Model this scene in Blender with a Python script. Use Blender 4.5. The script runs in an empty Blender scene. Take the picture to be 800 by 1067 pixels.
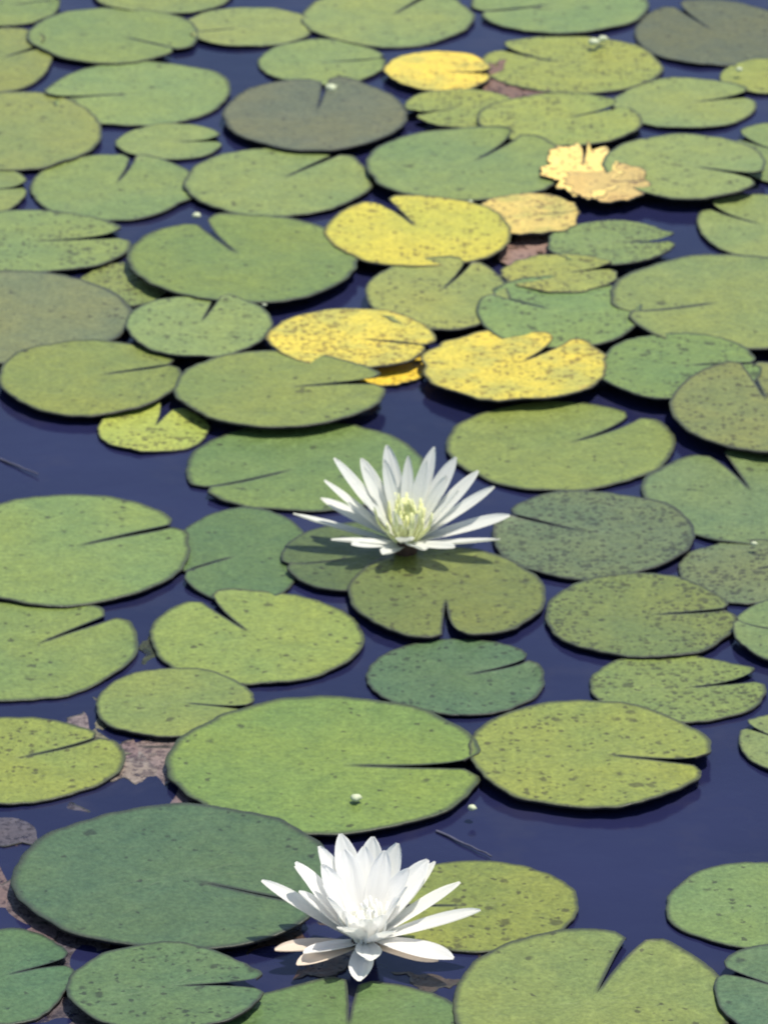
import bpy, math, random
from mathutils import Vector, noise
random.seed(7)
sc=bpy.context.scene
W,H=800.0,1067.0
CAMH=2.3; PITCH=math.radians(23.5); VF=math.radians(9.0)
F=(H/2)/math.tan(VF/2)
cp,sp=math.cos(PITCH),math.sin(PITCH)
def P(px,py,z=0.0):
    dx=(px-W/2)/F; dy=-(py-H/2)/F
    d=Vector((dx, cp+dy*sp, -sp+dy*cp))
    t=(CAMH-z)/(-d.z)
    return Vector((d.x*t,d.y*t,z))
def proj(v):
    r=v-Vector((0,0,CAMH))
    zc=r.y*cp-r.z*sp; yc=r.y*sp+r.z*cp
    if zc<=0.01: return (-9999,-9999)
    return (W/2+F*r.x/zc, H/2-F*yc/zc)
def lin(c,k=1.0):
    o=[]
    for v in c:
        v/=255.0
        o.append(min(0.95,k*(v/12.92 if v<=0.04045 else ((v+0.055)/1.055)**2.4)))
    return o

# ---------------- node helpers
class NT:
    def __init__(s,name):
        s.m=bpy.data.materials.new(name); s.m.use_nodes=True
        s.t=s.m.node_tree; s.t.nodes.clear()
        s.out=s.n('ShaderNodeOutputMaterial')
    def n(s,typ,**kw):
        a=s.t.nodes.new(typ)
        for k,v in kw.items(): setattr(a,k,v)
        return a
    def l(s,a,b): s.t.links.new(a,b)
    def put(s,sock,v):
        if isinstance(v,(int,float)): sock.default_value=v
        elif isinstance(v,(tuple,list)): sock.default_value=tuple(v) if len(v)==len(sock.default_value) else tuple(v)+(1,)
        else: s.l(v,sock)
    def math(s,op,a,b=0.0,c=0.0,clamp=False):
        m=s.n('ShaderNodeMath',operation=op,use_clamp=clamp)
        s.put(m.inputs[0],a); s.put(m.inputs[1],b); s.put(m.inputs[2],c)
        return m.outputs[0]
    def mix(s,f,a,b,mode='MIX'):
        m=s.n('ShaderNodeMix',data_type='RGBA',blend_type=mode)
        s.put(m.inputs[0],f); s.put(m.inputs[6],a); s.put(m.inputs[7],b)
        return m.outputs[2]
    def noise(s,vec,scale,detail=3,rough=.5):
        m=s.n('ShaderNodeTexNoise'); s.l(vec,m.inputs['Vector'])
        m.inputs['Scale'].default_value=scale; m.inputs['Detail'].default_value=detail; m.inputs['Roughness'].default_value=rough
        return m.outputs[0]
    def ramp(s,x,a,b,lo=0.0,hi=1.0):
        m=s.n('ShaderNodeMapRange',clamp=True); s.put(m.inputs[0],x)
        m.inputs[1].default_value=a; m.inputs[2].default_value=b; m.inputs[3].default_value=lo; m.inputs[4].default_value=hi
        return m.outputs[0]

def pad_material(name,holes=False,yellow=False):
    k=NT(name)
    tc=k.n('ShaderNodeTexCoord'); oi=k.n('ShaderNodeObjectInfo')
    off=k.n('ShaderNodeVectorMath',operation='MULTIPLY_ADD')
    cmb=k.n('ShaderNodeCombineXYZ'); r=oi.outputs['Random']
    k.l(r,cmb.inputs[0]); k.l(k.math('FRACT',k.math('MULTIPLY',r,17.3)),cmb.inputs[1])
    k.l(cmb.outputs[0],off.inputs[0]); off.inputs[1].default_value=(30,30,0); k.l(tc.outputs['Object'],off.inputs[2])
    v=off.outputs[0]
    uv=k.n('ShaderNodeUVMap',uv_map='pol'); sx=k.n('ShaderNodeSeparateXYZ'); k.l(uv.outputs[0],sx.inputs[0])
    ang,rad=sx.outputs[0],sx.outputs[1]
    base=oi.outputs['Color']; al=oi.outputs['Alpha']
    n1=k.noise(v,8,3); n1b=k.noise(v,21,3,.6); n2=k.noise(v,55,4,.65); n3=k.noise(v,220,3,.7)
    c=k.mix(k.ramp(n1,.40,.7,0,.75),base,k.mix(1,base,(1.30,1.12,.80),'MULTIPLY'))
    c=k.mix(k.ramp(n1,.45,.25,0,.6),c,k.mix(1,base,(.80,.89,.92),'MULTIPLY'))
    c=k.mix(k.ramp(n1b,.55,.75,0,.6),c,k.mix(1,base,(1.25,1.15,1.15),'MULTIPLY'))
    c=k.mix(k.ramp(n1b,.42,.25,0,.5),c,k.mix(1,base,(.80,.80,.75),'MULTIPLY'))
    if yellow:
        c=k.mix(k.ramp(n1b,.45,.62,0,.65),c,(.30,.31,.075))
        c=k.mix(k.ramp(n2,.60,.74,0,.5),c,(.28,.16,.05))
    f=k.ramp(n2,.3,.7,.88,1.12); f2=k.ramp(n3,.3,.7,.78,1.2)
    f=k.math('MULTIPLY',f,f2)
    g=k.n('ShaderNodeCombineColor'); [k.l(f,g.inputs[i]) for i in range(3)]
    c=k.mix(1,c,g.outputs[0],'MULTIPLY')
    wob=k.math('MULTIPLY',k.math('SUBTRACT',k.noise(v,14,2),.5),.05)
    va=k.math('ADD',ang,wob)
    tri=k.math('ABSOLUTE',k.math('SUBTRACT',k.math('FRACT',k.math('MULTIPLY',va,17)),.5))
    wid=k.math('DIVIDE',.022,k.math('ADD',rad,.12))
    vein=k.ramp(k.math('DIVIDE',tri,wid),.3,1.3,1,0)
    vein=k.math('MULTIPLY',vein,k.ramp(rad,.95,.4,0,.16))
    c=k.mix(vein,c,k.mix(1,base,(1.4,1.35,1.25),'MULTIPLY'))
    def spots(scale,lo,span,amp):
        vo=k.n('ShaderNodeTexVoronoi',voronoi_dimensions='2D'); vo.inputs['Scale'].default_value=scale
        dist=k.n('ShaderNodeVectorMath',operation='MULTIPLY_ADD')
        nz=k.n('ShaderNodeTexNoise'); nz.inputs['Scale'].default_value=scale*1.4; k.l(v,nz.inputs['Vector'])
        k.l(nz.outputs[1],dist.inputs[0]); dist.inputs[1].default_value=(1.0/scale,1.0/scale,0); k.l(v,dist.inputs[2])
        k.l(dist.outputs[0],vo.inputs['Vector'])
        sc3=k.n('ShaderNodeSeparateColor'); k.l(vo.outputs['Color'],sc3.inputs[0])
        thr=k.math('MULTIPLY_ADD',k.math('POWER',sc3.outputs[1],1.8),span,lo)
        cl=k.math('MULTIPLY',k.math('POWER',al,1.5),k.ramp(k.noise(v,15,2),.36,.60,.15,amp))
        return k.math('MULTIPLY',k.ramp(k.math('SUBTRACT',vo.outputs['Distance'],thr),-.12,.10,1,0),k.math('LESS_THAN',sc3.outputs[0],cl))
    s1=k.math('MAXIMUM',spots(165,.14,.36,1.3),k.math('MULTIPLY',spots(80,.08,.30,.75),.9))
    c=k.mix(k.math('MULTIPLY',s1,.72),c,k.mix(1,base,(.20,.14,.2),'MULTIPLY'))
    rim=k.math('MULTIPLY',k.ramp(rad,.945,.985,0,1),.82)
    c=k.mix(rim,c,(.024,.028,.022))
    ed=k.math('MULTIPLY',k.math('MINIMUM',ang,k.math('SUBTRACT',1,ang)),rad)
    c=k.mix(k.math('MULTIPLY',k.ramp(ed,.002,.0055,.85,0),k.ramp(rad,.1,.25)),c,(.022,.026,.022))
    bs=k.n('ShaderNodeBsdfPrincipled'); k.l(c,bs.inputs['Base Color'])
    k.put(bs.inputs['Roughness'],k.ramp(n2,.3,.7,.40,.58)); bs.inputs['Specular IOR Level'].default_value=.45
    bp=k.n('ShaderNodeBump'); bp.inputs['Strength'].default_value=.4; bp.inputs['Distance'].default_value=.005
    k.l(k.math('ADD',k.math('ADD',n2,n1b),k.math('MULTIPLY',vein,-.6)),bp.inputs['Height']); k.l(bp.outputs[0],bs.inputs['Normal'])
    o=bs.outputs[0]
    if holes:
        tr=k.n('ShaderNodeBsdfTransparent'); mx=k.n('ShaderNodeMixShader')
        k.l(k.ramp(k.noise(v,60,4,.65),.54,.66,0,.9),mx.inputs[0]); k.l(o,mx.inputs[1]); k.l(tr.outputs[0],mx.inputs[2]); o=mx.outputs[0]
    k.l(o,k.out.inputs[0])
    return k.m
MPAD=pad_material('lily_pad_leaf'); MROT=pad_material('decaying_leaf',True); MYEL=pad_material('yellowing_leaf',False,True)
def simple(name,col,rough=.6,noise_s=80,var=.25,spec=.3):
    k=NT(name); tc=k.n('ShaderNodeTexCoord'); n=k.noise(tc.outputs['Object'],noise_s,3)
    c=k.mix(k.ramp(n,.3,.7),[x*(1-var) for x in col],[min(1,x*(1+var)) for x in col])
    b=k.n('ShaderNodeBsdfPrincipled'); k.l(c,b.inputs['Base Color']); b.inputs['Roughness'].default_value=rough; b.inputs['Specular IOR Level'].default_value=spec
    k.l(b.outputs[0],k.out.inputs[0]); return k.m
MUNDER=simple('pad_underside',(.02,.018,.018))
MFLECK=simple('pale_fragment',(.55,.60,.40),var=.1)
MLINE=simple('light_line_grey',(.09,.09,.13))  # grey of faint light lines on the water, given as a surface colour

# ---------------- pads
def pad_mesh(name,rx,ry,notch,hw,r0,rag=0.0,curl=0.0,seed=0,dome=0.0):
    NA,R=120,12
    verts=[];uvs=[];faces=[]
    rnd=random.Random(seed); ph=[rnd.uniform(0,6.28) for _ in range(6)]
    wav=rnd.uniform(.3,1.0); cside=rnd.choice([0,1]); bend=rnd.uniform(-.10,.10)
    for j in range(R+1):
        q=(j/R)**.8
        if j==R: q=1.0
        if j==R-1: q=.985
        dl=hw*max(0,(q-r0)/(1-r0))**.8
        for i in range(NA+1):
            u=i/NA; a=notch+bend*q*q+dl+(2*math.pi-2*dl)*u
            da=min(u,1-u)*2*math.pi
            out=1+.014*math.sin(2*a+ph[0])+.012*math.sin(3*a+ph[1])+.008*math.sin(5*a+ph[2])
            out+=noise.noise(Vector((math.cos(a)*2.2,math.sin(a)*2.2,seed*3.1)))*.035+noise.noise(Vector((math.cos(a)*8,math.sin(a)*8,seed*1.7)))*.02
            if rag>0:
                w=noise.noise(Vector((math.cos(a)*2.6,math.sin(a)*2.6,seed*2.3+9)))
                w2=noise.noise(Vector((math.cos(a)*9,math.sin(a)*9,seed*2.3+5)))
                out-=rag*(abs(w)*.9+max(0,w2)*.25)
            if hw>0: out*=1-.10*math.exp(-(da/.07)**2)
            rr=q*(1+(out-1)*q**2)
            x=rx*rr*math.cos(a); y=ry*rr*math.sin(a)
            z=.0018*wav*noise.noise(Vector((x*14,y*14,seed)))*q + .0006*math.sin(2*a+ph[3])*q*q + dome*(q*q)
            cu=(u if cside else 1-u)
            z+=curl*.0035*math.exp(-(cu*2*math.pi/.35)**2)*q**4
            z+=.0022*max(0,noise.noise(Vector((math.cos(a)*1.7,math.sin(a)*1.7,seed+.5))))*q**7
            verts.append((x,y,z)); uvs.append((u,q))
    M=NA+1
    for j in range(R):
        for i in range(NA):
            faces.append((j*M+i,(j+1)*M+i,(j+1)*M+i+1,j*M+i+1))
    nt=len(faces)
    b=len(verts); th=.0020
    for i in range(M):
        x,y,z=verts[R*M+i]; verts.append((x*.997,y*.997,z-th)); uvs.append((0,1))
    for i in range(NA): faces.append((R*M+i,b+i,b+i+1,R*M+i+1))
    me=bpy.data.meshes.new(name); me.from_pydata(verts,[],faces)
    uvl=me.uv_layers.new(name='pol')
    for lp in me.loops: uvl.data[lp.index].uv=uvs[lp.vertex_index]
    for p in me.polygons: p.use_smooth=True
    me.materials.append(MPAD); me.materials.append(MUNDER)
    for k in range(nt,len(faces)): me.polygons[k].material_index=1
    return me

G=(124,144,76); GT=(133,150,86); TE=(78,112,84); GR=(100,108,82); SG=(120,138,80); DG=(100,120,68); LG=(146,160,80)  # GT: haze over the far pads put into a lighter, warmer green
BR=(130,104,94); PK=(226,190,112)
L=[
(-50,-14,62,26,20,3,GT,.05,0),(100,-22,240,14,60,3,GT,.05,0),(495,-28,672,35,200,3,GT,.08,0),(318,-10,490,48,60,3,GT,.05,0),
(190,8,325,48,200,3,GT,.05,0),(-62,30,55,95,30,3,GT,.05,0),(33,8,203,65,-30,2,GT,.05,0),(272,42,400,88,10,4,GT,.08,0),
(662,2,832,68,120,2,GR,.15,0),(502,38,687,97,150,2,LG,.6,.02),(498,62,578,104,0,0,BR,.6,.35,'rot'),(402,53,512,94,-10,2,(240,214,84),.4,.05,'y'),
(752,62,840,97,30,2,LG,.3,0),(642,82,785,134,20,3,GT,.15,0),(50,65,238,130,190,1,GT,.05,0),(-72,96,104,177,200,2,GT,.05,0),
(423,93,540,132,200,3,LG,.7,.05),(500,97,665,152,30,2,LG,.6,.03),(235,84,423,155,83,2.5,GR,.08,0),(123,130,231,166,5,4,GT,.05,0),
(762,128,870,192,150,3,GT,.2,0),(382,135,592,208,55,2.5,GT,.08,0),(588,170,676,208,0,0,PK,.5,.3),(564,150,648,205,80,4,(255,230,140),.55,.5),
(632,140,795,205,-20,3,GT,.3,0),(32,162,205,228,75,2.5,GT,.06,0),(-64,172,28,222,0,2,GT,.08,0),(195,154,383,224,52,3.5,GT,.08,0),
(727,203,870,268,150,2,GT,.05,0),(500,203,603,243,0,2,(218,198,112),.7,.15,'y'),(520,240,610,292,0,0,(168,136,122),.6,.4,'rot'),(570,230,700,275,0,3,GT,.95,.06),
(342,205,532,277,110,4,(208,200,80),.45,.03),(-82,220,135,284,8,4,GT,.6,.02),(85,275,175,318,40,4,GT,.95,.15),(138,226,370,314,118,3,G,.06,0),
(525,266,642,304,20,4,(158,164,80),.9,.15),(382,270,530,342,60,4,(152,160,84),.5,.02),(500,288,665,362,150,2,G,.5,0),(642,266,880,362,200,1,GT,.12,0),
(-112,283,130,378,200,2,(112,126,88),.12,0),(133,308,282,370,75,3.5,GT,.4,.01),(358,356,446,400,0,1.5,(240,212,72),.6,.14),(282,322,450,382,-15,3.5,(216,206,84),.85,.04,'y'),
(447,346,625,416,48,8,(222,204,78),.65,.10,'y'),(623,348,790,415,8,4,G,.5,0),(702,378,900,470,100,3,(122,136,78),.6,0),(0,355,187,430,20,3.5,G,.15,0),
(197,441,437,532,215,2,(116,138,76),.1,0),(185,366,398,443,12,3,G,.05,0),(103,423,217,471,75,8,(174,182,80),.9,.08),(468,420,700,510,38,4.5,G,.12,0),
(672,470,900,566,105,4,(110,130,80),.25,0),(515,513,720,601,150,3.5,(98,114,76),.95,.01),(185,530,320,627,200,2,(98,122,72),.1,0),(-62,517,195,629,28,3.5,G,.12,0),
(296,545,450,616,200,2,(86,104,58),.1,0),(365,573,565,664,-92,5,(102,122,64),.4,0),(710,563,845,628,20,3,(106,120,78),.95,.03),(572,598,762,685,5,4,(116,130,70),.88,.01),  # pads beneath the first flower have its shade put into their greens
(765,625,880,690,170,2,SG,.2,0),(-82,625,140,727,42,4.5,G,.12,0),(160,617,375,712,125,4,(130,149,72),.25,0),(385,667,565,744,22,4,(88,118,82),.35,0),
(615,682,795,753,12,5,(124,138,70),.92,.05),(103,697,262,767,-10,1,G,.2,0),(772,742,870,805,150,2,SG,.5,0),(178,730,500,866,-4,2.2,(124,147,70),.14,0),
(490,733,738,838,-12,2.2,(132,147,68),.42,0),(-112,750,125,836,30,3,(134,150,70),.5,0),(22,841,345,988,-25,1.8,(80,108,74),.06,0),(395,898,600,990,180,2,(124,138,60),.42,0),
(697,900,900,988,0,2,(106,134,78),.03,0),(-75,970,75,1066,20,2.5,(88,116,76),.08,0),(73,985,272,1072,8,4,(94,118,74),.4,.01),(235,1022,490,1130,88,3,(100,124,66),.12,0),
(472,972,760,1120,72,5,(116,138,74),.15,0),(745,985,900,1082,150,2,(90,118,82),.06,0),
]
DB=[(60,736,205,822,(142,124,122)),(50,728,150,790,(124,120,100)),(-30,885,80,990,(120,102,104)),(-40,828,85,880,(84,80,92)),(118,765,232,838,(116,104,112)),(15,945,115,1005,(98,86,92)),(-30,920,80,1005,(112,96,98)),(148,662,200,698,(50,56,26)),(265,962,370,1018,(84,58,46)),(405,952,495,1028,(72,56,46)),(100,750,200,815,(146,130,122)),(-20,1040,120,1090,(90,80,86))]  # two beneath the second flower: reddish debris with shadow and dark water painted in
K=.70
placed=[];allpads=[]
def add_pad(x0,y0,x1,y1,nd,hw,col,spots,rag,flag=None,z=None,name='lily_pad'):
    cx,cy=(x0+x1)/2,(y0+y1)/2
    g=1.035 if rag<.1 else 1.10
    if name!='lily_pad': g=1.2
    x0,x1=cx+(x0-cx)*g,cx+(x1-cx)*g; y0,y1=cy+(y0-cy)*g,cy+(y1-cy)*g
    def geom(z):
        a,b=P(x0,cy,z),P(x1,cy,z); t,u=P(cx,y0,z),P(cx,y1,z)
        return Vector(((a.x+b.x)/2,(t.y+u.y)/2,z)),(b.x-a.x)/2,(t.y-u.y)/2
    c,rx,ry=geom(0)
    if z is None:
        lay=0
        for (pc,pr,pl) in placed:
            d=math.hypot(pc.x-c.x,pc.y-c.y)
            if d<(pr+(rx+ry)/2)*.95: lay=max(lay,pl+1)
        placed.append((c,(rx+ry)/2,lay))
        z=.0032+.0023*min(lay,5)
        if flag=='rot': z=.003
        c,rx,ry=geom(z)
    seed=len(allpads)+1
    me=pad_mesh(name,rx,ry,math.radians(nd),math.radians(hw*.95),.12,rag,1.0 if hw>0 else 0,seed)
    o=bpy.data.objects.new(name,me); sc.collection.objects.link(o); o.location=c
    jr=random.uniform(-6,6); jj=random.uniform(-5,5)
    l=lin((max(0,col[0]+jr+jj),col[1]+jj,max(0,col[2]+jj-jr*.5)),K); o.color=(l[0],l[1],l[2],max(.14,spots) if flag!='rot' else spots)
    o.rotation_euler=(random.uniform(-.005,.005),random.uniform(-.005,.005),0)
    if flag=='rot': me.materials[0]=MROT
    if flag=='y': me.materials[0]=MYEL
    allpads.append(o); return o
for t in L: add_pad(*t)
for n,(x0,y0,x1,y1,c) in enumerate(DB):  # one at the left edge stands for brownish water, not a leaf
    add_pad(x0,y0,x1,y1,0,0,c,.9,.35,'rot',z=.0012+.00025*n,name='decaying_leaf')

far=bpy.data.objects.new('surrounding_lily_pads',None); sc.collection.objects.link(far)
tmpl=[pad_mesh('pad_variant',1*.12,1*.12,random.uniform(0,6.28),math.radians(random.uniform(2,5)),.12,0,1,200+i) for i in range(8)]
occ=[(p[0].x,p[0].y,p[1]) for p in placed]; cnt=0
for _ in range(9000):
    x=random.uniform(-3.5,3.5); y=random.uniform(2.0,13); r=random.uniform(.065,.13)
    inside=False
    for dx,dy in ((0,0),(r,0),(-r,0),(0,r),(0,-r)):
        q=proj(Vector((x+dx,y+dy,0)))
        if -25<q[0]<825 and -12<q[1]<1085: inside=True;break
    if inside: continue
    if any((x-a)**2+(y-b)**2<((r+c)*.97)**2 for a,b,c in occ): continue
    occ.append((x,y,r)); cnt+=1
    o=bpy.data.objects.new('pad',random.choice(tmpl)); sc.collection.objects.link(o); o.parent=far
    o.location=(x,y,.004+random.random()*.003); s=r/.12; o.scale=(s,s,1); o.rotation_euler=(0,0,random.uniform(0,6.28))
    l=lin(random.choice([G,GT,GT,SG,DG,LG]),K); o.color=(*l,random.choice([.14,.2,.4,.6]))
    if cnt>900: break

# ---------------- flowers
def petal_material(name,col,tr):
    k=NT(name); uv=k.n('ShaderNodeUVMap',uv_map='pet'); sx=k.n('ShaderNodeSeparateXYZ'); k.l(uv.outputs[0],sx.inputs[0])
    st=k.math('MULTIPLY_ADD',k.math('SINE',k.math('MULTIPLY',sx.outputs[0],75)),.015,.985)
    g=k.n('ShaderNodeCombineColor'); [k.l(st,g.inputs[i]) for i in range(3)]
    c=k.mix(k.ramp(sx.outputs[1],0,.25,.3,0),col,(.88,.88,.60))
    c=k.mix(1,c,g.outputs[0],'MULTIPLY')
    b=k.n('ShaderNodeBsdfPrincipled'); k.l(c,b.inputs['Base Color']); b.inputs['Roughness'].default_value=.5; b.inputs['Specular IOR Level'].default_value=.4
    t=k.n('ShaderNodeBsdfTranslucent'); k.l(c,t.inputs[0]); mx=k.n('ShaderNodeMixShader'); mx.inputs[0].default_value=tr
    k.l(b.outputs[0],mx.inputs[1]); k.l(t.outputs[0],mx.inputs[2]); k.l(mx.outputs[0],k.out.inputs[0]); return k.m
MP1=petal_material('petal_white',(.82,.83,.78),.32)
MP2=petal_material('petal_overexposed',(.99,.98,.95),.40)  # second flower's overexposure put into a near-pure white petal colour
MSEP=petal_material('sepal_cream',(.86,.72,.58),.3)
MST=simple('stamen_yellow',(.80,.82,.42),.5,200,.2)
MST2=simple('stamen_overexposed',(.97,.97,.90),.5,200,.02)  # stamens bleached towards white for the same overexposed look
MSTEM=simple('flower_stem',(.08,.05,.04))
def petal(name,az,el,Ln,Wd,mat,base,droop=0.0,cup=.30):
    N,Mx=16,8; verts=[];uvs=[];faces=[]
    a=math.radians(az); h=Vector((math.cos(a),math.sin(a),0)); side=Vector((-math.sin(a),math.cos(a),0))
    p=Vector(base)+h*.006; tw=math.radians(noise.noise(Vector((az*.37,el*.21,.5)))*40)
    for j in range(N+1):
        t=j/N; e=math.radians(el+droop*(t-.4))
        d=h*math.cos(e)+Vector((0,0,1))*math.sin(e); nn=-h*math.sin(e)+Vector((0,0,1))*math.cos(e)
        if j: p=p+d*(Ln/N)
        if t<.6: w=Wd*(.35+.65*math.sin(t/.6*math.pi/2)**.9)
        else: w=Wd*max(.04,(1-((t-.6)/.4)**2.0))**.62
        s2=side*math.cos(tw*t)+nn*math.sin(tw*t); n2=nn*math.cos(tw*t)-side*math.sin(tw*t)
        for i in range(Mx+1):
            s=i/Mx*2-1
            v=p+s2*(s*w/2)+n2*(cup*w*.5*s*s + .0006*math.sin(9*s+az))
            verts.append(v); uvs.append((i/Mx,t))
    for j in range(N):
        for i in range(Mx):
            q=j*(Mx+1)+i; faces.append((q,q+1,q+Mx+2,q+Mx+1))
    me=bpy.data.meshes.new(name); me.from_pydata([tuple(v) for v in verts],[],faces)
    ul=me.uv_layers.new(name='pet')
    for lp in me.loops: ul.data[lp.index].uv=uvs[lp.vertex_index]
    for f in me.polygons: f.use_smooth=True
    me.materials.append(mat); return bpy.data.objects.new(name,me)
def tube(verts,faces,pts,rad,n=6):
    b=len(verts)
    for k,(p,r) in enumerate(zip(pts,rad)):
        d=(pts[min(k+1,len(pts)-1)]-pts[max(k-1,0)]).normalized()
        s=d.cross(Vector((0.3,1,.2))).normalized(); t=d.cross(s)
        for i in range(n):
            a=i/n*6.2832; verts.append(tuple(p+(s*math.cos(a)+t*math.sin(a))*r))
    for k in range(len(pts)-1):
        for i in range(n):
            faces.append((b+k*n+i,b+k*n+(i+1)%n,b+(k+1)*n+(i+1)%n,b+(k+1)*n+i))
    faces.append(tuple(b+(len(pts)-1)*n+i for i in range(n)))
def mobj(name,verts,faces,mat,parent=None,smooth=True):
    me=bpy.data.meshes.new(name); me.from_pydata([tuple(v) for v in verts],[],faces); me.materials.append(mat)
    for f in me.polygons: f.use_smooth=smooth
    o=bpy.data.objects.new(name,me); sc.collection.objects.link(o)
    if parent: o.parent=parent
    return o
def flower(px,py,z,petals,mat,smat,sten=.03,seed=1):
    rnd=random.Random(seed)
    root=bpy.data.objects.new('water_lily_flower',None); sc.collection.objects.link(root)
    root.location=P(px,py,z)
    for n,(az,el,ln,wd,dr,kind) in enumerate(petals):
        o=petal('sepal' if kind=='s' else 'petal',az+rnd.uniform(-3,3),el+rnd.uniform(-2,2),ln*rnd.uniform(.93,1.04),wd*rnd.uniform(.88,1.1),MSEP if kind=='s' else mat,(0,0,-.003 if kind=='s' else .001*(n%4)),dr)
        sc.collection.objects.link(o); o.parent=root
    V,Fc=[],[]
    for i in range(60):
        a=rnd.uniform(0,6.283); q=rnd.random()**.6; e=math.radians(88-34*q+rnd.uniform(-6,6)); l=sten*rnd.uniform(.7,1.1)
        h=Vector((math.cos(a),math.sin(a),0)); p0=h*.008*q
        pts=[p0]
        for k in range(1,6):
            ee=e+ (0.5 if k>3 else -.05)*k/5
            pts.append(pts[-1]+(h*math.cos(ee)+Vector((0,0,math.sin(ee))))*l/5)
        tube(V,Fc,pts,[.0013,.0015,.0016,.0015,.0013,.0008],5)
    mobj('stamens',V,Fc,smat,root)
    V,Fc=[],[]
    tube(V,Fc,[Vector((0,.0,.004)),Vector((0,0,-.003)),Vector((.003,.004,-.02)),Vector((.01,.02,-.12)),Vector((.02,.05,-.4))],[.010,.012,.005,.004,.004],10)
    mobj('stem',V,Fc,MSTEM,root)
    return root
A=[]
for az,el,ln in [(172,10,.094),(6,13,.088),(153,17,.080),(27,21,.084),(-14,7,.078),(200,9,.060),(-40,11,.056),(-70,13,.045),(-112,11,.045),(-150,11,.05)]:
    A.append((az,el,ln,.0175,8,'p'))
for az,el,ln in [(162,34,.088),(146,40,.088),(126,45,.085),(103,48,.088),(70,46,.086),(50,42,.083),(34,35,.088),(18,28,.088),(-88,30,.035)]:
    A.append((az,el,ln,.0165,8,'p'))
for az,el,ln in [(165,50,.066),(140,55,.070),(118,60,.072),(88,58,.070),(62,56,.068),(35,52,.066),(12,46,.062),(-60,66,.038),(-120,66,.038),(180,60,.045)]:
    A.append((az,el,ln,.0125,6,'p'))
flower(422,566,.016,A,MP1,MST,.040,1)
B=[]
for az,el,ln in [(158,23,.092),(-4,16,.086),(20,24,.080),(-28,0,.070),(-150,4,.05),(-91,-6,.052),(-84,6,.045),(140,30,.078),(40,32,.078)]:
    B.append((az,el,ln,.020,6,'p'))
for az,el,ln in [(150,42,.074),(128,47,.078),(106,50,.079),(84,50,.080),(62,48,.078),(36,40,.074),(172,38,.060),(-60,36,.045),(-115,40,.045)]:
    B.append((az,el,ln,.0205,6,'p'))
for az,el,ln in [(150,58,.062),(115,60,.067),(90,60,.068),(65,60,.066),(30,56,.062),(-30,58,.048),(-90,50,.045),(-65,54,.046),(-115,54,.046),(-150,58,.048),(180,60,.055),(0,60,.055)]:
    B.append((az,el,ln,.020,6,'p'))
for az,el,ln in [(192,2,.068),(-22,0,.055),(212,0,.055)]:
    B.append((az,el,ln,.018,-4,'s'))
flower(380,980,.018,B,MP2,MST2,.032,2)

def fleck(px,py,s,name='petal_fragment',mat=MFLECK):
    V,Fc=[],[]; rn=random.Random(int(px*7+py)); n=9
    c=P(px,py,.012)
    V.append((0,0,s*.5))
    for ring,(rr,zz) in enumerate(((.6,.35),(1.0,-.1),(.7,-.5))):
        for i in range(n):
            a=i/n*6.283; r=s*rr*(1+rn.uniform(-.3,.3)); V.append((r*math.cos(a),r*math.sin(a)*.9,s*zz))
    for i in range(n): Fc.append((0,1+i,1+(i+1)%n))
    for q in range(2):
        for i in range(n): Fc.append((1+q*n+i,1+(q+1)*n+i,1+(q+1)*n+(i+1)%n,1+q*n+(i+1)%n))
    o=mobj(name,V,Fc,mat); o.location=c
for x,y,s in [(345,91,.007),(205,224,.005),(371,831,.005),(492,841,.004),(490,210,.003),(785,566,.003),(618,43,.006),(627,40,.006),(275,317,.003),(770,72,.004),(770,190,.004)]:
    fleck(x,y,s)
def light_line(p,q,r=.0012):
    V,Fc=[],[]; a=P(*p,.001); b=P(*q,.003); pts=[a.lerp(b,i/8)+Vector((random.uniform(-.0006,.0006),random.uniform(-.0008,.0008),0)) for i in range(9)]
    tube(V,Fc,pts,[r*(1-.06*i) for i in range(9)],6); mobj('light_line',V,Fc,MLINE)
light_line((455,866),(512,892)); light_line((0,478),(40,494))  # thin tubes in place of faint light lines; first is a stem's reflection

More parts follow.
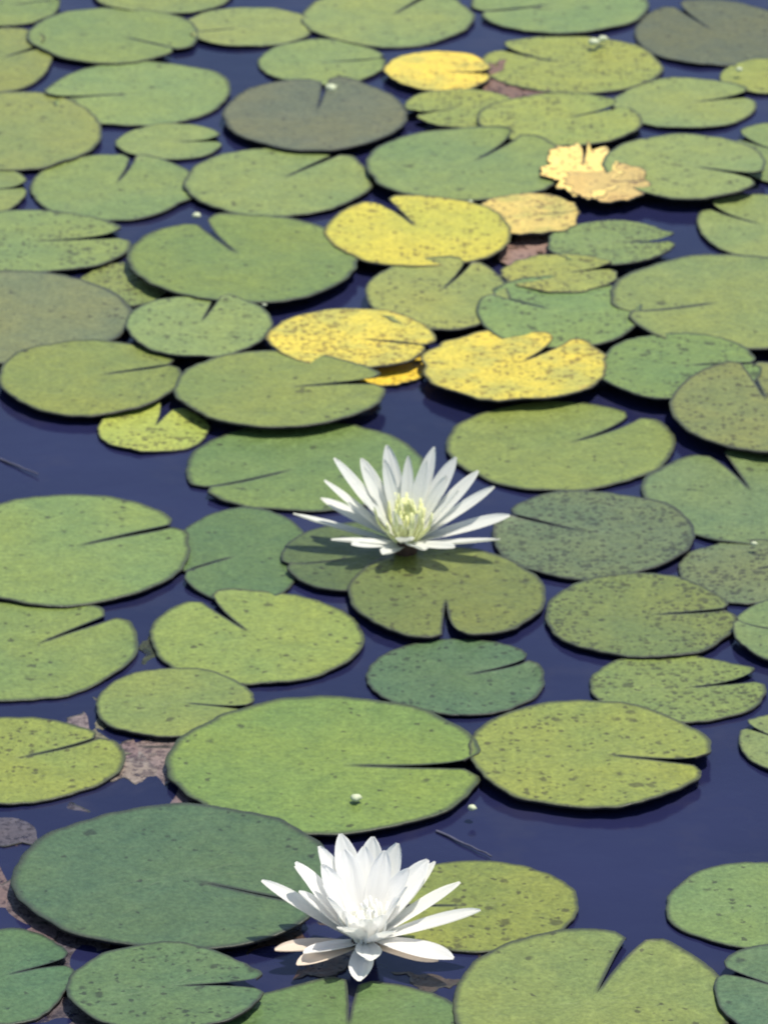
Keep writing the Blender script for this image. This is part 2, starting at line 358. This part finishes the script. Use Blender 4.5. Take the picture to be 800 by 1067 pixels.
k=NT('pond_water'); tc=k.n('ShaderNodeTexCoord'); v=tc.outputs['Object']
n=k.noise(v,3,3); nf=k.noise(v,25,3,.5); n4=k.noise(v,14,4,.6)
c=k.mix(k.ramp(n,.3,.7),(.010,.012,.040),(.017,.019,.062))
c=k.mix(k.ramp(n4,.52,.72,0,.5),c,(.030,.030,.060))
b=k.n('ShaderNodeBsdfPrincipled'); k.l(c,b.inputs['Base Color']); b.inputs['Roughness'].default_value=.12; b.inputs['IOR'].default_value=1.33
bp=k.n('ShaderNodeBump'); bp.inputs['Strength'].default_value=.05; bp.inputs['Distance'].default_value=.01; k.l(nf,bp.inputs['Height']); k.l(bp.outputs[0],b.inputs['Normal'])
k.l(b.outputs[0],k.out.inputs[0])
S=600
mobj('pond_water',[(-S,-S,0),(S,-S,0),(S,S,0),(-S,S,0)],[(0,1,2,3)],k.m,None,False)

sd=Vector((.26,.14,1.0)).normalized()
el=math.asin(sd.z); rot=math.atan2(sd.x,sd.y)
w=bpy.data.worlds.new('World'); sc.world=w; w.use_nodes=True
nt=w.node_tree; bg=nt.nodes['Background']; sk=nt.nodes.new('ShaderNodeTexSky'); sk.sky_type='NISHITA'; sk.sun_disc=False
sk.sun_elevation=el; sk.sun_rotation=rot; nt.links.new(sk.outputs[0],bg.inputs[0]); bg.inputs[1].default_value=.14
sun=bpy.data.lights.new('sun','SUN'); sun.energy=5.0; sun.angle=math.radians(.6); sun.color=(1,.94,.82)
so=bpy.data.objects.new('sun',sun); sc.collection.objects.link(so); so.rotation_euler=(-sd).to_track_quat('-Z','Y').to_euler()
cd=bpy.data.cameras.new('camera'); co=bpy.data.objects.new('camera',cd); sc.collection.objects.link(co)
co.location=(0,0,CAMH); co.rotation_euler=(math.pi/2-PITCH,0,0)
cd.sensor_fit='VERTICAL'; cd.sensor_height=24; cd.lens=12/math.tan(VF/2); cd.clip_end=2000
cd.dof.use_dof=True; cd.dof.focus_distance=4.4; cd.dof.aperture_fstop=18
sc.camera=co
sc.view_settings.view_transform='Standard'; sc.view_settings.look='None'; sc.view_settings.exposure=0
print('pads',len(allpads),cnt)
